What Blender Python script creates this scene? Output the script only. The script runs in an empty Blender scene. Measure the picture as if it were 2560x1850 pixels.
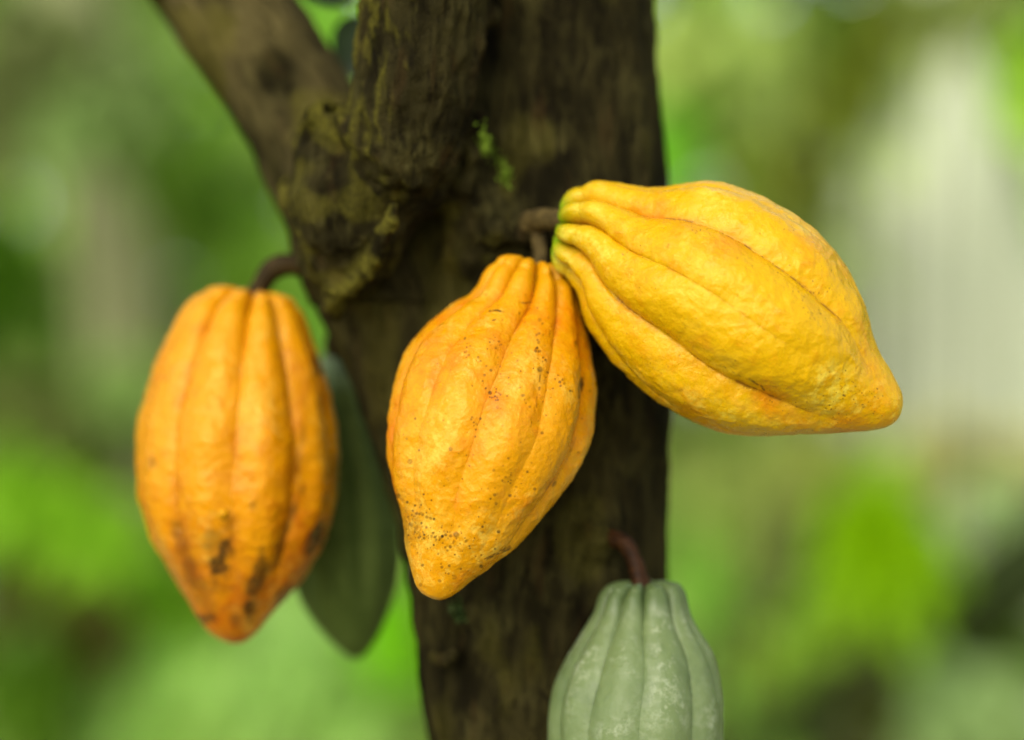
import bpy, math, random, zlib
import numpy as np
from mathutils import Vector, Matrix

# ------------------------------------------------------------------ camera
SC = bpy.context.scene
COL = SC.collection
random.seed(7)
RNG = np.random.default_rng(7)
PI = math.pi

FW, FH = 2560.0, 1850.0          # the photograph's own pixels, used to measure sizes
DIST = 1.03                      # camera to the fruit, metres
WIDTH = 0.436                    # width of the view at the fruit, metres
CAMZ = 1.25
S = WIDTH / FW

cam_d = bpy.data.cameras.new("camera")
cam_d.sensor_width = 36.0
cam_d.lens = 36.0 * DIST / WIDTH
cam_d.clip_start = 0.05
cam_d.clip_end = 500.0
cam_d.dof.use_dof = True
cam_d.dof.focus_distance = DIST - 0.022
cam_d.dof.aperture_fstop = 1.9
cam = bpy.data.objects.new("camera", cam_d)
COL.objects.link(cam)
cam.location = (0.0, -DIST, CAMZ)
cam.rotation_euler = (PI / 2, 0, 0)
SC.camera = cam

# ------------------------------------------------------------------ light
SUN_EL, SUN_AZ = math.radians(36), math.radians(-20)   # azimuth from the camera's back, to its left
world = bpy.data.worlds.new("World")
SC.world = world
world.use_nodes = True
wn, wl = world.node_tree.nodes, world.node_tree.links
bg = wn["Background"]
sky = wn.new("ShaderNodeTexSky")
sky.sky_type = 'NISHITA'
sky.sun_disc = False
sky.sun_elevation = SUN_EL
sky.air_density = 1.0
sky.dust_density = 1.5
sky.ozone_density = 0.6
sund = Vector((math.sin(SUN_AZ) * math.cos(SUN_EL), -math.cos(SUN_AZ) * math.cos(SUN_EL), math.sin(SUN_EL)))
sky.sun_rotation = math.atan2(sund.x, sund.y)
hs = wn.new("ShaderNodeHueSaturation")           # overcast: the same sky with little blue
hs.inputs["Saturation"].default_value = 0.35
wl.new(sky.outputs[0], hs.inputs["Color"])
wl.new(hs.outputs[0], bg.inputs["Color"])
bg.inputs["Strength"].default_value = 0.15

sun_d = bpy.data.lights.new("sun", 'SUN')
sun_d.energy = 1.05
sun_d.angle = math.radians(45)
sun_d.color = (1.0, 0.93, 0.80)
sun = bpy.data.objects.new("sun", sun_d)
COL.objects.link(sun)
sun.location = (-2, -3, 6)
sun.rotation_euler = (-sund).to_track_quat('-Z', 'Y').to_euler()

SC.view_settings.view_transform = 'Standard'
SC.view_settings.look = 'None'
SC.view_settings.exposure = 1.12
SC.view_settings.gamma = 1.0
SC.view_settings.use_curve_mapping = False


# ------------------------------------------------------------------ helpers
def P(px, py, y=0.0):
    """a point seen at photograph pixel (px, py), y metres behind the fruit"""
    k = S * (DIST + y) / DIST
    return np.array([(px - FW / 2) * k, y, CAMZ + (FH / 2 - py) * k])


def Q(dx, dy, y):
    """the same, measured on the 2268 pixel wide view of the photograph"""
    k = FW / 2268.0
    return P(dx * k, dy * k, y)


def srgb(r, g, b):
    f = lambda c: c / 12.92 if c <= 0.04045 else ((c + 0.055) / 1.055) ** 2.4
    return tuple(f(c / 255.0) for c in (r, g, b))


def tag(o, label=None, cat=None, group=None, kind=None):
    if label: o['label'] = label
    if cat: o['category'] = cat
    if group: o['group'] = group
    if kind: o['kind'] = kind
    return o


def empty(name, loc):
    o = bpy.data.objects.new(name, None)
    COL.objects.link(o)
    o.location = loc
    o.empty_display_size = 0.02
    return o


def link(name, me, mat, parent=None, origin=None):
    me.materials.append(mat)
    o = bpy.data.objects.new(name, me)
    COL.objects.link(o)
    if parent is not None:
        o.parent = parent
    return o


def mesh_np(name, verts, faces, smooth=True):
    """verts (n,3), faces (m,3|4) arrays -> mesh"""
    me = bpy.data.meshes.new(name)
    verts = np.asarray(verts, np.float32)
    faces = np.asarray(faces, np.int32)
    m, k = faces.shape
    me.vertices.add(len(verts))
    me.vertices.foreach_set("co", verts.ravel())
    me.loops.add(m * k)
    me.loops.foreach_set("vertex_index", faces.ravel())
    me.polygons.add(m)
    me.polygons.foreach_set("loop_start", np.arange(0, m * k, k, dtype=np.int32))
    me.update(calc_edges=True)
    if smooth:
        me.polygons.foreach_set("use_smooth", np.ones(m, bool))
    return me


def attr(me, name, vals):
    a = me.attributes.new(name, 'FLOAT', 'POINT')
    a.data.foreach_set("value", np.asarray(vals, np.float32))


def vnoise(p, scale, seed=0):
    """value noise in [-1, 1] at points p (n,3)"""
    q = p * np.asarray(scale, np.float64) + seed * 17.31
    i = np.floor(q).astype(np.int64)
    f = q - i
    f = f * f * f * (f * (f * 6 - 15) + 10)
    def h(ix, iy, iz):
        n = (ix * 73856093) ^ (iy * 19349663) ^ (iz * 83492791) ^ (seed * 2654435761)
        n = (n ^ (n >> 13)) * 1274126177
        n = n & 0x7fffffff
        n = ((n ^ (n >> 16)) * 668265263) & 0x7fffffff
        return (n / float(0x7fffffff)) * 2 - 1
    r = 0
    for dx in (0, 1):
        for dy in (0, 1):
            for dz in (0, 1):
                w = (f[:, 0] if dx else 1 - f[:, 0]) * (f[:, 1] if dy else 1 - f[:, 1]) * (f[:, 2] if dz else 1 - f[:, 2])
                r = r + w * h(i[:, 0] + dx, i[:, 1] + dy, i[:, 2] + dz)
    return r


def fbm(p, scale, octaves=3, seed=0):
    r, a, t = 0, 1.0, 0
    sc = np.asarray(scale, np.float64)
    for o in range(octaves):
        r = r + a * vnoise(p, sc * 2 ** o, seed + o * 5)
        t += a
        a *= 0.5
    return r / t * 1.4


def smooth01(x, a, b):
    t = np.clip((x - a) / (b - a), 0, 1)
    return t * t * (3 - 2 * t)


def spline(pts, n):
    """Catmull-Rom through rows of pts, n samples"""
    p = np.asarray(pts, float)
    p = np.vstack([2 * p[0] - p[1], p, 2 * p[-1] - p[-2]])
    m = len(p) - 3
    out = []
    for t in np.linspace(0, m, n):
        i = min(int(t), m - 1)
        f = t - i
        a, b, c, d = p[i], p[i + 1], p[i + 2], p[i + 3]
        out.append(0.5 * (2 * b + (c - a) * f + (2 * a - 5 * b + 4 * c - d) * f * f + (3 * b - a - 3 * c + d) * f ** 3))
    return np.array(out)


def tube(pts, radii, seg=14, rough=0.0, seed=0, closed=True):
    """verts, faces of a tapered tube through 3-D points"""
    pts = np.asarray(pts, float)
    n = len(pts)
    T = np.gradient(pts, axis=0)
    T /= np.linalg.norm(T, axis=1)[:, None]
    up = np.array([0.0, 1.0, 0.0]) if abs(T[0][1]) < 0.8 else np.array([1.0, 0, 0])
    V = []
    ang = np.linspace(0, 2 * PI, seg, endpoint=False)
    for i in range(n):
        a = np.cross(T[i], up); a /= np.linalg.norm(a)
        b = np.cross(T[i], a)
        V.append(pts[i] + radii[i] * (np.cos(ang)[:, None] * a + np.sin(ang)[:, None] * b))
        up = -b if np.dot(-b, up) > 0 else b
    V = np.concatenate(V)
    if rough:
        ctr = np.repeat(pts, seg, axis=0)
        d = V - ctr
        V = ctr + d * (1 + rough * fbm(V, 1.0 / (2.2 * float(np.mean(radii))), 3, seed))[:, None]
    F = []
    for i in range(n - 1):
        for j in range(seg):
            k = (j + 1) % seg
            F.append((i * seg + j, i * seg + k, (i + 1) * seg + k, (i + 1) * seg + j))
    if closed:
        c0, c1 = len(V), len(V) + 1
        V = np.vstack([V, pts[0], pts[-1]])
        for j in range(seg):
            k = (j + 1) % seg
            F.append((c0, k, j, j)); F.append((c1, (n - 1) * seg + j, (n - 1) * seg + k, (n - 1) * seg + k))
    quads = [f for f in F if f[2] != f[3]]
    tris = [f[:3] for f in F if f[2] == f[3]]
    return V, quads, tris


def tube_mesh(name, pts, radii, seg=14, rough=0.0, seed=0):
    V, q, t = tube(pts, radii, seg, rough, seed)
    me = bpy.data.meshes.new(name)
    me.from_pydata(V.tolist(), [], [list(map(int, f)) for f in q] + [list(map(int, f)) for f in t])
    me.polygons.foreach_set("use_smooth", np.ones(len(me.polygons), bool))
    me.update()
    return me


# ------------------------------------------------------------------ materials
class NT:
    def __init__(self, name):
        self.m = bpy.data.materials.new(name)
        self.m.use_nodes = True
        self.t = self.m.node_tree
        self.b = self.t.nodes["Principled BSDF"]
        self.out = self.t.nodes["Material Output"]
    def n(self, kind, **kw):
        x = self.t.nodes.new(kind)
        for k, v in kw.items(): setattr(x, k, v)
        return x
    def l(self, a, b): self.t.links.new(a, b)
    def attr(self, name):
        x = self.n("ShaderNodeAttribute"); x.attribute_name = name
        return x.outputs["Fac"]
    def coord(self, kind="Object", scale=(1, 1, 1), rot=(0, 0, 0)):
        c = self.n("ShaderNodeTexCoord"); mp = self.n("ShaderNodeMapping")
        mp.inputs["Scale"].default_value = scale; mp.inputs["Rotation"].default_value = rot
        self.l(c.outputs[kind], mp.inputs[0])
        return mp.outputs[0]
    def noise(self, vec, scale, detail=3, rough=0.55, dist=0.0):
        x = self.n("ShaderNodeTexNoise")
        x.inputs["Scale"].default_value = scale; x.inputs["Detail"].default_value = detail
        x.inputs["Roughness"].default_value = rough; x.inputs["Distortion"].default_value = dist
        self.l(vec, x.inputs["Vector"])
        return x.outputs["Fac"]
    def rng(self, v, a, b, c=0.0, d=1.0):
        x = self.n("ShaderNodeMapRange"); x.clamp = True
        for i, q in enumerate((a, b, c, d)): x.inputs[i + 1].default_value = q
        self.l(v, x.inputs[0])
        return x.outputs[0]
    def math(self, op, a, b):
        x = self.n("ShaderNodeMath", operation=op)
        for i, q in enumerate((a, b)):
            if isinstance(q, (int, float)): x.inputs[i].default_value = q
            else: self.l(q, x.inputs[i])
        return x.outputs[0]
    def mix(self, f, a, b, blend='MIX'):
        x = self.n("ShaderNodeMix", data_type='RGBA', blend_type=blend)
        for i, q in ((0, f), (6, a), (7, b)):
            if isinstance(q, (int, float)): x.inputs[i].default_value = q
            elif isinstance(q, tuple): x.inputs[i].default_value = (*q, 1) if len(q) == 3 else q
            else: self.l(q, x.inputs[i])
        return x.outputs[2]
    def bump(self, h, strength, dist, prev=None):
        x = self.n("ShaderNodeBump")
        x.inputs["Strength"].default_value = strength; x.inputs["Distance"].default_value = dist
        self.l(h, x.inputs["Height"])
        if prev is not None: self.l(prev, x.inputs["Normal"])
        return x.outputs[0]


def pod_material(name, light, deep, tip, crease, stain, rough=0.33, bump=1.0, bloom_or_glint=None, sss=0.12, tip_len=(0.03, 0.10), spec=.36, sheen=(1, 0.88, 0.38, 1)):
    k = NT(name)
    v = k.coord()
    n1 = k.noise(v, 55, 3, 0.6)
    n2 = k.noise(v, 210, 3, 0.6)
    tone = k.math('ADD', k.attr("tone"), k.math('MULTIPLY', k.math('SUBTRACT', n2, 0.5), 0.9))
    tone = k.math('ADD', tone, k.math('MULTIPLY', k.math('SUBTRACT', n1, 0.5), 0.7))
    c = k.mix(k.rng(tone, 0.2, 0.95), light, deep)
    if bloom_or_glint is not None:                        # pale flecks: glints painted into the yellow husks, wax film on the green
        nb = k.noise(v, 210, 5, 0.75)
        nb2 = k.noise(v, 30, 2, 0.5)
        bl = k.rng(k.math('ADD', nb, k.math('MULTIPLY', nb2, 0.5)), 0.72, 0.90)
        c = k.mix(k.math('MULTIPLY', k.math('MULTIPLY', bl, k.attr("crest")), bloom_or_glint[1]), c, bloom_or_glint[0])
    c = k.mix(k.rng(k.attr("station"), tip_len[0], tip_len[1], 1.0, 0.0), c, tip)
    c = k.mix(k.attr("crease"), c, crease)
    st = k.math('MULTIPLY', k.attr("stain"), k.rng(k.noise(v, 700, 2, 0.6), 0.25, 0.6, 0.55, 1.0))
    c = k.mix(st, c, stain)
    k.l(c, k.b.inputs["Base Color"])
    k.b.inputs["Subsurface Weight"].default_value = sss
    k.b.inputs["Subsurface Radius"].default_value = (1.0, 0.45, 0.1)
    k.b.inputs["Subsurface Scale"].default_value = 0.004
    r = k.rng(k.noise(v, 160, 3, 0.6), 0.3, 0.7, rough - 0.12, rough + 0.10)
    k.l(r, k.b.inputs["Roughness"])
    k.b.inputs["Specular IOR Level"].default_value = spec
    k.b.inputs["Specular Tint"].default_value = sheen
    b = k.bump(k.noise(v, 330, 4, 0.66, 0.5), 0.50 * bump, 0.0010)
    b = k.bump(k.noise(v, 900, 2, 0.6), 0.22 * bump, 0.0004, b)
    k.l(b, k.b.inputs["Normal"])
    return k.m


def bark_material(name, dark, mid, pale, moss):
    k = NT(name)
    v0 = k.coord()
    g = k.n("ShaderNodeAttribute"); g.attribute_name = "grain"
    mp = k.n("ShaderNodeMapping"); mp.inputs["Scale"].default_value = (1, 1, 0.26)
    k.l(g.outputs["Vector"], mp.inputs[0])
    v = mp.outputs[0]
    n1 = k.noise(v, 60, 4, 0.62)
    n2 = k.noise(v, 270, 4, 0.66, 0.6)
    n3 = k.noise(v0, 560, 3, 0.6)
    big = k.noise(v0, 30, 3, 0.55)
    red = k.noise(v, 95, 2, 0.5)
    c = k.mix(k.rng(n1, 0.38, 0.62), dark, mid)
    c = k.mix(k.rng(k.math('ADD', big, k.math('MULTIPLY', n2, 0.6)), 0.80, 1.05), c, pale)
    c = k.mix(k.rng(red, 0.58, 0.72, 0, 0.3), c, (0.046, 0.022, 0.007))
    c = k.mix(k.math('MULTIPLY', k.attr("tan"), k.rng(k.math('ADD', n1, k.math('MULTIPLY', big, 0.5)), 0.50, 0.95, 0.5, 1.0)), c, (0.088, 0.070, 0.024))
    c = k.mix(k.rng(n2, 0.32, 0.46, 0.85, 0.0), c, (0.004, 0.003, 0.0012))
    ms = k.math('MULTIPLY', k.attr("moss"), k.rng(n3, 0.32, 0.62, 0.3, 1.0))
    c = k.mix(ms, c, moss)
    k.l(c, k.b.inputs["Base Color"])
    k.b.inputs["Roughness"].default_value = 0.85
    k.b.inputs["Specular IOR Level"].default_value = 0.04
    b = k.bump(n2, 0.9, 0.004)
    b = k.bump(n3, 0.7, 0.0016, b)
    k.l(b, k.b.inputs["Normal"])
    return k.m


def leaf_material(name, rgb, var=0.25, trans=0.45, rough=0.5):
    k = NT(name)
    g = k.n("ShaderNodeNewGeometry")
    r = g.outputs["Random Per Island"]
    a = tuple(c * (1 - var) for c in rgb)
    b = tuple(min(1, c * (1 + var)) for c in rgb)
    c = k.mix(r, a, b)
    v = k.coord()
    c = k.mix(k.rng(k.noise(v, 9, 2), 0.3, 0.75, 0.0, 0.35), c, (rgb[0] * 1.25, rgb[1] * 1.05, rgb[2] * 0.8))
    k.l(c, k.b.inputs["Base Color"])
    k.b.inputs["Roughness"].default_value = rough
    k.b.inputs["Specular IOR Level"].default_value = 0.2
    tr = k.n("ShaderNodeBsdfTranslucent")
    k.l(c, tr.inputs["Color"])
    mx = k.n("ShaderNodeMixShader")
    mx.inputs[0].default_value = trans
    k.l(k.b.outputs[0], mx.inputs[1]); k.l(tr.outputs[0], mx.inputs[2])
    k.l(mx.outputs[0], k.out.inputs["Surface"])
    return k.m


def plain_material(name, a, b, scale=80, rough=0.7, bump=0.4, dist=0.001):
    k = NT(name)
    v = k.coord()
    n = k.noise(v, scale, 4, 0.6)
    k.l(k.mix(k.rng(n, 0.3, 0.7), a, b), k.b.inputs["Base Color"])
    k.b.inputs["Roughness"].default_value = rough; k.b.inputs["Specular IOR Level"].default_value = .12
    k.l(k.bump(n, bump, dist), k.b.inputs["Normal"])
    return k.m


# ------------------------------------------------------------------ the tree: a smooth union of limbs, meshed on a grid
def capsule_chain(X, pts):
    """distance to a chain of round cones; pts rows (x, y, z, r)"""
    d = None
    for a, b in zip(pts[:-1], pts[1:]):
        pa, ba = [X[i] - a[i] for i in range(3)], b[:3] - a[:3]
        h = np.clip((pa[0] * ba[0] + pa[1] * ba[1] + pa[2] * ba[2]) / float(np.dot(ba, ba)), 0, 1)
        e = np.sqrt((pa[0] - h * ba[0]) ** 2 + (pa[1] - h * ba[1]) ** 2 + (pa[2] - h * ba[2]) ** 2) - (a[3] + (b[3] - a[3]) * h)
        d = e if d is None else np.minimum(d, e)
    return d.astype(np.float32)


def smin(a, b, k):
    h = np.clip(0.5 + 0.5 * (b - a) / k, 0, 1)
    return b + (a - b) * h - k * h * (1 - h)


def chain(rows, n=None):
    """rows of photograph (px, py, depth, radius px) -> (x, y, z, r)"""
    out = []
    for px, py, y, r in rows:
        p = P(px, py, y)
        out.append([*p, r * S * (DIST + y) / DIST])
    out = np.array(out)
    return spline(out, n) if n else out


TRUNK = chain([(1395, -160, .105, 232), (1397, 100, .105, 238), (1405, 400, .104, 255), (1418, 700, .103, 258), (1425, 1000, .102, 254),
               (1408, 1200, .100, 264), (1398, 1420, .099, 280), (1390, 1700, .098, 292), (1410, 2050, .098, 276)], 26)
LIMB = chain([(270, -420, .165, 150), (499, -87, .150, 153), (669, 161, .138, 154), (759, 308, .130, 150), (825, 467, .120, 142),
              (868, 575, .113, 148), (925, 690, .107, 158), (1005, 850, .102, 162), (1085, 1030, .100, 170), (1160, 1220, .099, 184), (1255, 1450, .098, 236), (1322, 1700, .098, 276),
              (1415, 2050, .098, 262)], 30)
FORK = chain([(1075, -200, .046, 170), (1064, 0, .040, 163), (1042, 190, .037, 150), (1016, 330, .041, 148), (985, 440, .054, 135)], 14)
WEB = chain([(1110, 330, .108, 110), (1130, 480, .104, 130), (1150, 650, .102, 150), (1190, 850, .100, 160), (1240, 1150, .099, 190)], 12)
BURL = chain([(868, 410, .064, 142), (888, 525, .058, 152), (862, 635, .066, 112)], 6)
COLLAR = chain([(1120, 420, .074, 95), (1190, 520, .072, 80), (1170, 620, .076, 70)], 5)
RIDGES = [  # (points, radius px) thin raised collars of bark, most of them mossy
    chain([(722, 470, 0.071, 20), (745, 560, 0.057, 20), (785, 650, 0.051, 19), (822, 715, 0.051, 20), (838, 770, 0.059, 24)], 12),
    chain([(985, 520, 0.027, 20), (958, 590, 0.029, 22), (940, 650, 0.037, 20), (895, 700, 0.044, 18), (838, 735, 0.052, 20)], 12),
    chain([(880, 330, 0.032, 24), (935, 375, 0.025, 18), (1000, 425, 0.023, 18), (1060, 465, 0.031, 16)], 10),
    chain([(768, 345, 0.064, 40), (800, 290, 0.055, 34), (845, 300, 0.043, 30), (880, 330, 0.033, 28)], 10),
    chain([(1190, 300, .052, 24), (1185, 380, .052, 20), (1160, 470, .056, 22)], 8),
    chain([(1085, 1640, .056, 12), (1110, 1652, .049, 16), (1140, 1628, .046, 10)], 8),
]
LUMPS = [(835, 772, .066, 30), (1322, 562, .052, 32), (1292, 548, .050, 20), (1338, 585, .048, 20), (1308, 592, .049, 22), (1276, 566, .052, 24), (1350, 552, .046, 16), (1240, 590, .056, 26), (1500, 1352, .050, 50),
         (800, 690, .075, 45), (1230, 40, .055, 30), (880, 355, .045, 28)]
HOLES = [(852, 280, .046, 30), (828, 298, .050, 24), (768, 330, .050, 22), (742, 420, .058, 16), (1145, 520, .040, 22)]


def tree_field(X):
    wx = 0.0022
    d_t = smin(capsule_chain(X, TRUNK), capsule_chain(X, WEB), 0.02)
    d_l = capsule_chain(X, LIMB)
    d_f = capsule_chain(X, FORK)
    d_b = smin(capsule_chain(X, BURL), capsule_chain(X, COLLAR), 0.012)
    return d_t, d_l, d_f, d_b


def surface_nets(f, lo, h):
    nx, ny, nz = f.shape
    ins = f < 0
    c = np.zeros((nx - 1, ny - 1, nz - 1), np.int8)
    corners = [(a, b, d) for a in (0, 1) for b in (0, 1) for d in (0, 1)]
    for a, b, d in corners:
        c += ins[a:nx - 1 + a, b:ny - 1 + b, d:nz - 1 + d]
    act = (c > 0) & (c < 8)
    I = np.argwhere(act)
    idx = -np.ones(act.shape, np.int32)
    idx[act] = np.arange(len(I))
    acc = np.zeros((len(I), 3)); cnt = np.zeros(len(I))
    for a in corners:
        for ax in range(3):
            if a[ax]: continue
            b = list(a); b[ax] = 1
            fa = f[I[:, 0] + a[0], I[:, 1] + a[1], I[:, 2] + a[2]]
            fb = f[I[:, 0] + b[0], I[:, 1] + b[1], I[:, 2] + b[2]]
            m = (fa < 0) != (fb < 0)
            t = np.where(m, fa / np.where(m, fa - fb, 1), 0)
            p = np.tile(np.array(a, float), (len(I), 1)); p[:, ax] += t
            acc[m] += p[m]; cnt[m] += 1
    V = lo + (I + acc / cnt[:, None]) * h
    F = []
    for ax in range(3):
        o1, o2 = [(1, 2), (2, 0), (0, 1)][ax]
        s0 = [slice(None)] * 3; s1 = [slice(None)] * 3
        s0[ax] = slice(0, -1); s1[ax] = slice(1, None)
        a, b = ins[tuple(s0)], ins[tuple(s1)]
        E = np.argwhere(a != b)
        ok = (E[:, o1] > 0) & (E[:, o2] > 0) & (E[:, o1] < f.shape[o1] - 1) & (E[:, o2] < f.shape[o2] - 1)
        E = E[ok]
        flip = ~a[E[:, 0], E[:, 1], E[:, 2]]
        def cell(da, db):
            e = E.copy(); e[:, o1] -= da; e[:, o2] -= db
            return idx[e[:, 0], e[:, 1], e[:, 2]]
        q = np.stack([cell(1, 1), cell(0, 1), cell(0, 0), cell(1, 0)], 1)
        q[flip] = q[flip][:, ::-1]
        F.append(q)
    return V, np.concatenate(F)


M_BARK = bark_material("bark", (0.0068, 0.0054, 0.0016), (0.0255, 0.0208, 0.0060), (0.045, 0.0385, 0.0110), (0.095, 0.084, 0.010))
M_MOSS = plain_material("fresh moss", (0.12, 0.20, 0.012), (0.22, 0.32, 0.03), 300, 0.8, 0.8, 0.002)


def build_tree():
    h = 0.00145
    lo = np.array([P(200, 0, .1)[0], -0.012, P(0, 1960, .1)[2]])
    hi = np.array([P(1790, 0, .1)[0], 0.215, P(0, -170, .1)[2]])
    n = np.ceil((hi - lo) / h).astype(int)
    gx = (lo[0] + np.arange(n[0]) * h).astype(np.float32)[:, None, None]
    gy = (lo[1] + np.arange(n[1]) * h).astype(np.float32)[None, :, None]
    gz = (lo[2] + np.arange(n[2]) * h).astype(np.float32)[None, None, :]
    X = (gx, gy, gz)
    d_t, d_l, d_f, d_b = tree_field(X)
    f = smin(d_t, d_l, 0.016)
    f = smin(f, d_b, 0.008)
    f = smin(f, d_f, 0.0045)
    for r in RIDGES:
        f = smin(f, capsule_chain(X, r), 0.005)
    for px, py, y, r in LUMPS:
        c = P(px, py, y); rr = r * S
        f = smin(f, (np.sqrt((gx - c[0]) ** 2 + (gy - c[1]) ** 2 + (gz - c[2]) ** 2) - rr).astype(np.float32), 0.008)
    for px, py, y, r in HOLES:
        c = P(px, py, y); rr = r * S
        f = -smin(-f, (np.sqrt((gx - c[0]) ** 2 + (gy - c[1]) ** 2 + (gz - c[2]) ** 2) - rr).astype(np.float32), 0.004)
    for e in (1, -2):                                # close the sawn ends
        f[:, :, e] = np.maximum(f[:, :, e], 0.0004)
    V, F = surface_nets(f, lo, h)
    # roughen the bark: fissures stretched along each limb
    XV = tuple(V[:, i] for i in range(3))
    dt, dl, df, db = tree_field(XV)
    which = np.argmin(np.stack([dt, dl, df - 0.001, db - 0.0015]), 0)
    which[(which == 1) & (V[:, 2] < P(0, 760, .1)[2])] = 0
    a = math.radians(32)
    Vr = V.copy()
    Vr[:, 0] = V[:, 0] * math.cos(a) + V[:, 2] * math.sin(a)
    Vr[:, 2] = -V[:, 0] * math.sin(a) + V[:, 2] * math.cos(a)
    # limb runs up-left: rotate so that z follows it
    along = np.where((which == 1)[:, None], Vr, V)
    n_l = fbm(along, (95, 95, 26), 3, 3)
    n_m = fbm(along, (260, 260, 75), 3, 11)
    n_k = fbm(V, (150, 150, 150), 3, 23)
    big = fbm(V, 32, 2, 31)
    amp_m = np.choose(which, [0.0006, 0.0005, 0.0013, 0.0013])
    disp = 0.0012 * n_l + amp_m * n_m + 0.0016 * big + np.where(which >= 2, 0.0013, 0.0004) * n_k
    me0 = mesh_np("tmp", V, F)
    N = np.empty(len(V) * 3, np.float32); me0.vertices.foreach_get("normal", N); N = N.reshape(-1, 3)
    V = V + N * disp[:, None]
    me0.vertices.foreach_set("co", V.astype(np.float32).ravel()); me0.update()
    me0.vertices.foreach_get("normal", N.ravel()) if False else None
    N2 = np.empty(len(V) * 3, np.float32); me0.vertices.foreach_get("normal", N2); N2 = N2.reshape(-1, 3)
    bpy.data.meshes.remove(me0)
    # moss grows along the collars and on the upper left of the fork
    ridge = np.full(len(V), 9.0)
    for r in (RIDGES[0], RIDGES[1], RIDGES[3]):
        ridge = np.minimum(ridge, capsule_chain(XV, r))
    moss = 0.9 * smooth01(-ridge, -0.007, -0.0005) * smooth01(n_k + 0.4 * n_l, -0.45, 0.25)
    leftface = smooth01(-N2[:, 0], 0.25, 0.8)
    moss = np.maximum(moss, (which == 2) * leftface * 0.75 * smooth01(n_k, -0.3, 0.4))
    moss = np.maximum(moss, (which == 3) * 0.45 * smooth01(fbm(V, 60, 2, 41), 0.1, 0.5))
    moss = np.maximum(moss, (which == 1) * 0.5 * smooth01(fbm(V, 45, 2, 43), 0.25, 0.6))
    moss = np.maximum(moss, (which == 0) * 0.25 * smooth01(fbm(V * np.array([1, 1, .5]), 45, 2, 47), 0.2, 0.65))
    tan = smooth01(dl - np.minimum(np.minimum(df, db), dt), .012, -.012) * smooth01(V[:, 2], P(0, 800, .1)[2], P(0, 420, .1)[2]) * smooth01(big + .3 * n_l, -.9, .1)
    fw = which[F[:, 0]]
    base = np.array([P(1378, 2050, .098)[0], .098, 0.0])
    tree = empty("cacao_tree", base)
    tag(tree, "dark brown mossy cacao trunk forking in the middle, carrying the yellow pods", "tree")
    specs = [("trunk", M_BARK, 0, None), ("branch", M_BARK, 1, "thick smooth tan limb leaning to the upper left"),
             ("branch", M_BARK, 2, "rough upright fork in front of the trunk"), ("burl", M_BARK, 3, None)]
    res = []
    for name, mat, w, lab in specs:
        q = F[fw == w]
        used, inv = np.unique(q, return_inverse=True)
        vv, ff, mm, nn, tt_, gr = V[used], inv.reshape(-1, 4), moss[used], N2[used], tan[used], along[used]
        ext = None                               # the length beyond the frame
        if w == 0:
            k = TRUNK[-1]
            low = spline([[*P(1396, 1900, .098), .0570], [*P(1404, 2150, .098), .0575], [base[0] + .01, base[1] + .005, .5, .066], [base[0], base[1], .18, .082], [base[0], base[1], -.03, .12]], 26)
            up = spline([[*P(1395, -80, .105), .0435], [*P(1390, -700, .11), .042], [*P(1420, -2400, .16), .030], [*P(1330, -4600, .25), .020], [*P(1300, -5600, .3), .006]], 30)
            ext = [low, up]
        elif w == 1:
            ext = [spline([[*P(512, -70, .150), .0305], [*P(380, -270, .158), .0302], [*P(240, -460, .166), .0290], [*P(-500, -1500, .22), .020], [*P(-1300, -3000, .3), .013], [*P(-1600, -4000, .34), .004]], 26)]
        elif w == 2:
            ext = [spline([[*P(1068, -80, .0425), .0283], [*P(1085, -300, .050), .0285], [*P(1000, -1400, .03), .022], [*P(800, -2900, -.05), .014], [*P(700, -3800, -.08), .004]], 26)]
        tri = []
        if ext:
            for e in ext:
                tv, tq, tt = tube(e[:, :3], e[:, 3], 28, 0.07, 5 + w)
                o = len(vv)
                vv = np.vstack([vv, tv]); ff = np.vstack([ff, np.array(tq) + o]); mm = np.concatenate([mm, np.zeros(len(tv))])
                nn = np.vstack([nn, np.zeros((len(tv), 3))]); tt_ = np.concatenate([tt_, np.full(len(tv), .7 if w == 1 else 0.0)]); gr = np.vstack([gr, tv])
        me = mesh_np(name, vv - base, ff)
        attr(me, "moss", mm)
        attr(me, "tan", tt_)
        ga = me.attributes.new("grain", 'FLOAT_VECTOR', 'POINT'); ga.data.foreach_set("vector", gr.astype(np.float32).ravel())
        # keep the normals continuous over the joints between the parts
        vn = np.empty(len(vv) * 3, np.float32); me.vertices.foreach_get("normal", vn); vn = vn.reshape(-1, 3)
        good = np.linalg.norm(nn, axis=1) > 0.5
        vn[good] = nn[good]
        me.normals_split_custom_set_from_vertices(vn.tolist())
        o = link(name, me, mat, tree)
        if lab: o['label'] = lab
        res.append(o)
    return tree, base, V, N2


TREE, TREE_BASE, TREE_V, TREE_N = build_tree()


def on_bark(px, py):
    """front point of the bark seen at a photograph pixel"""
    k = S * (DIST + TREE_V[:, 1]) / DIST
    u = TREE_V[:, 0] / k + FW / 2
    v = FH / 2 - (TREE_V[:, 2] - CAMZ) / k
    d = (u - px) ** 2 + (v - py) ** 2
    c = np.argsort(d)[:30]
    c = c[np.argmin(TREE_V[c, 1] + 0.00002 * d[c])]
    return TREE_V[c], TREE_N[c]


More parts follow.
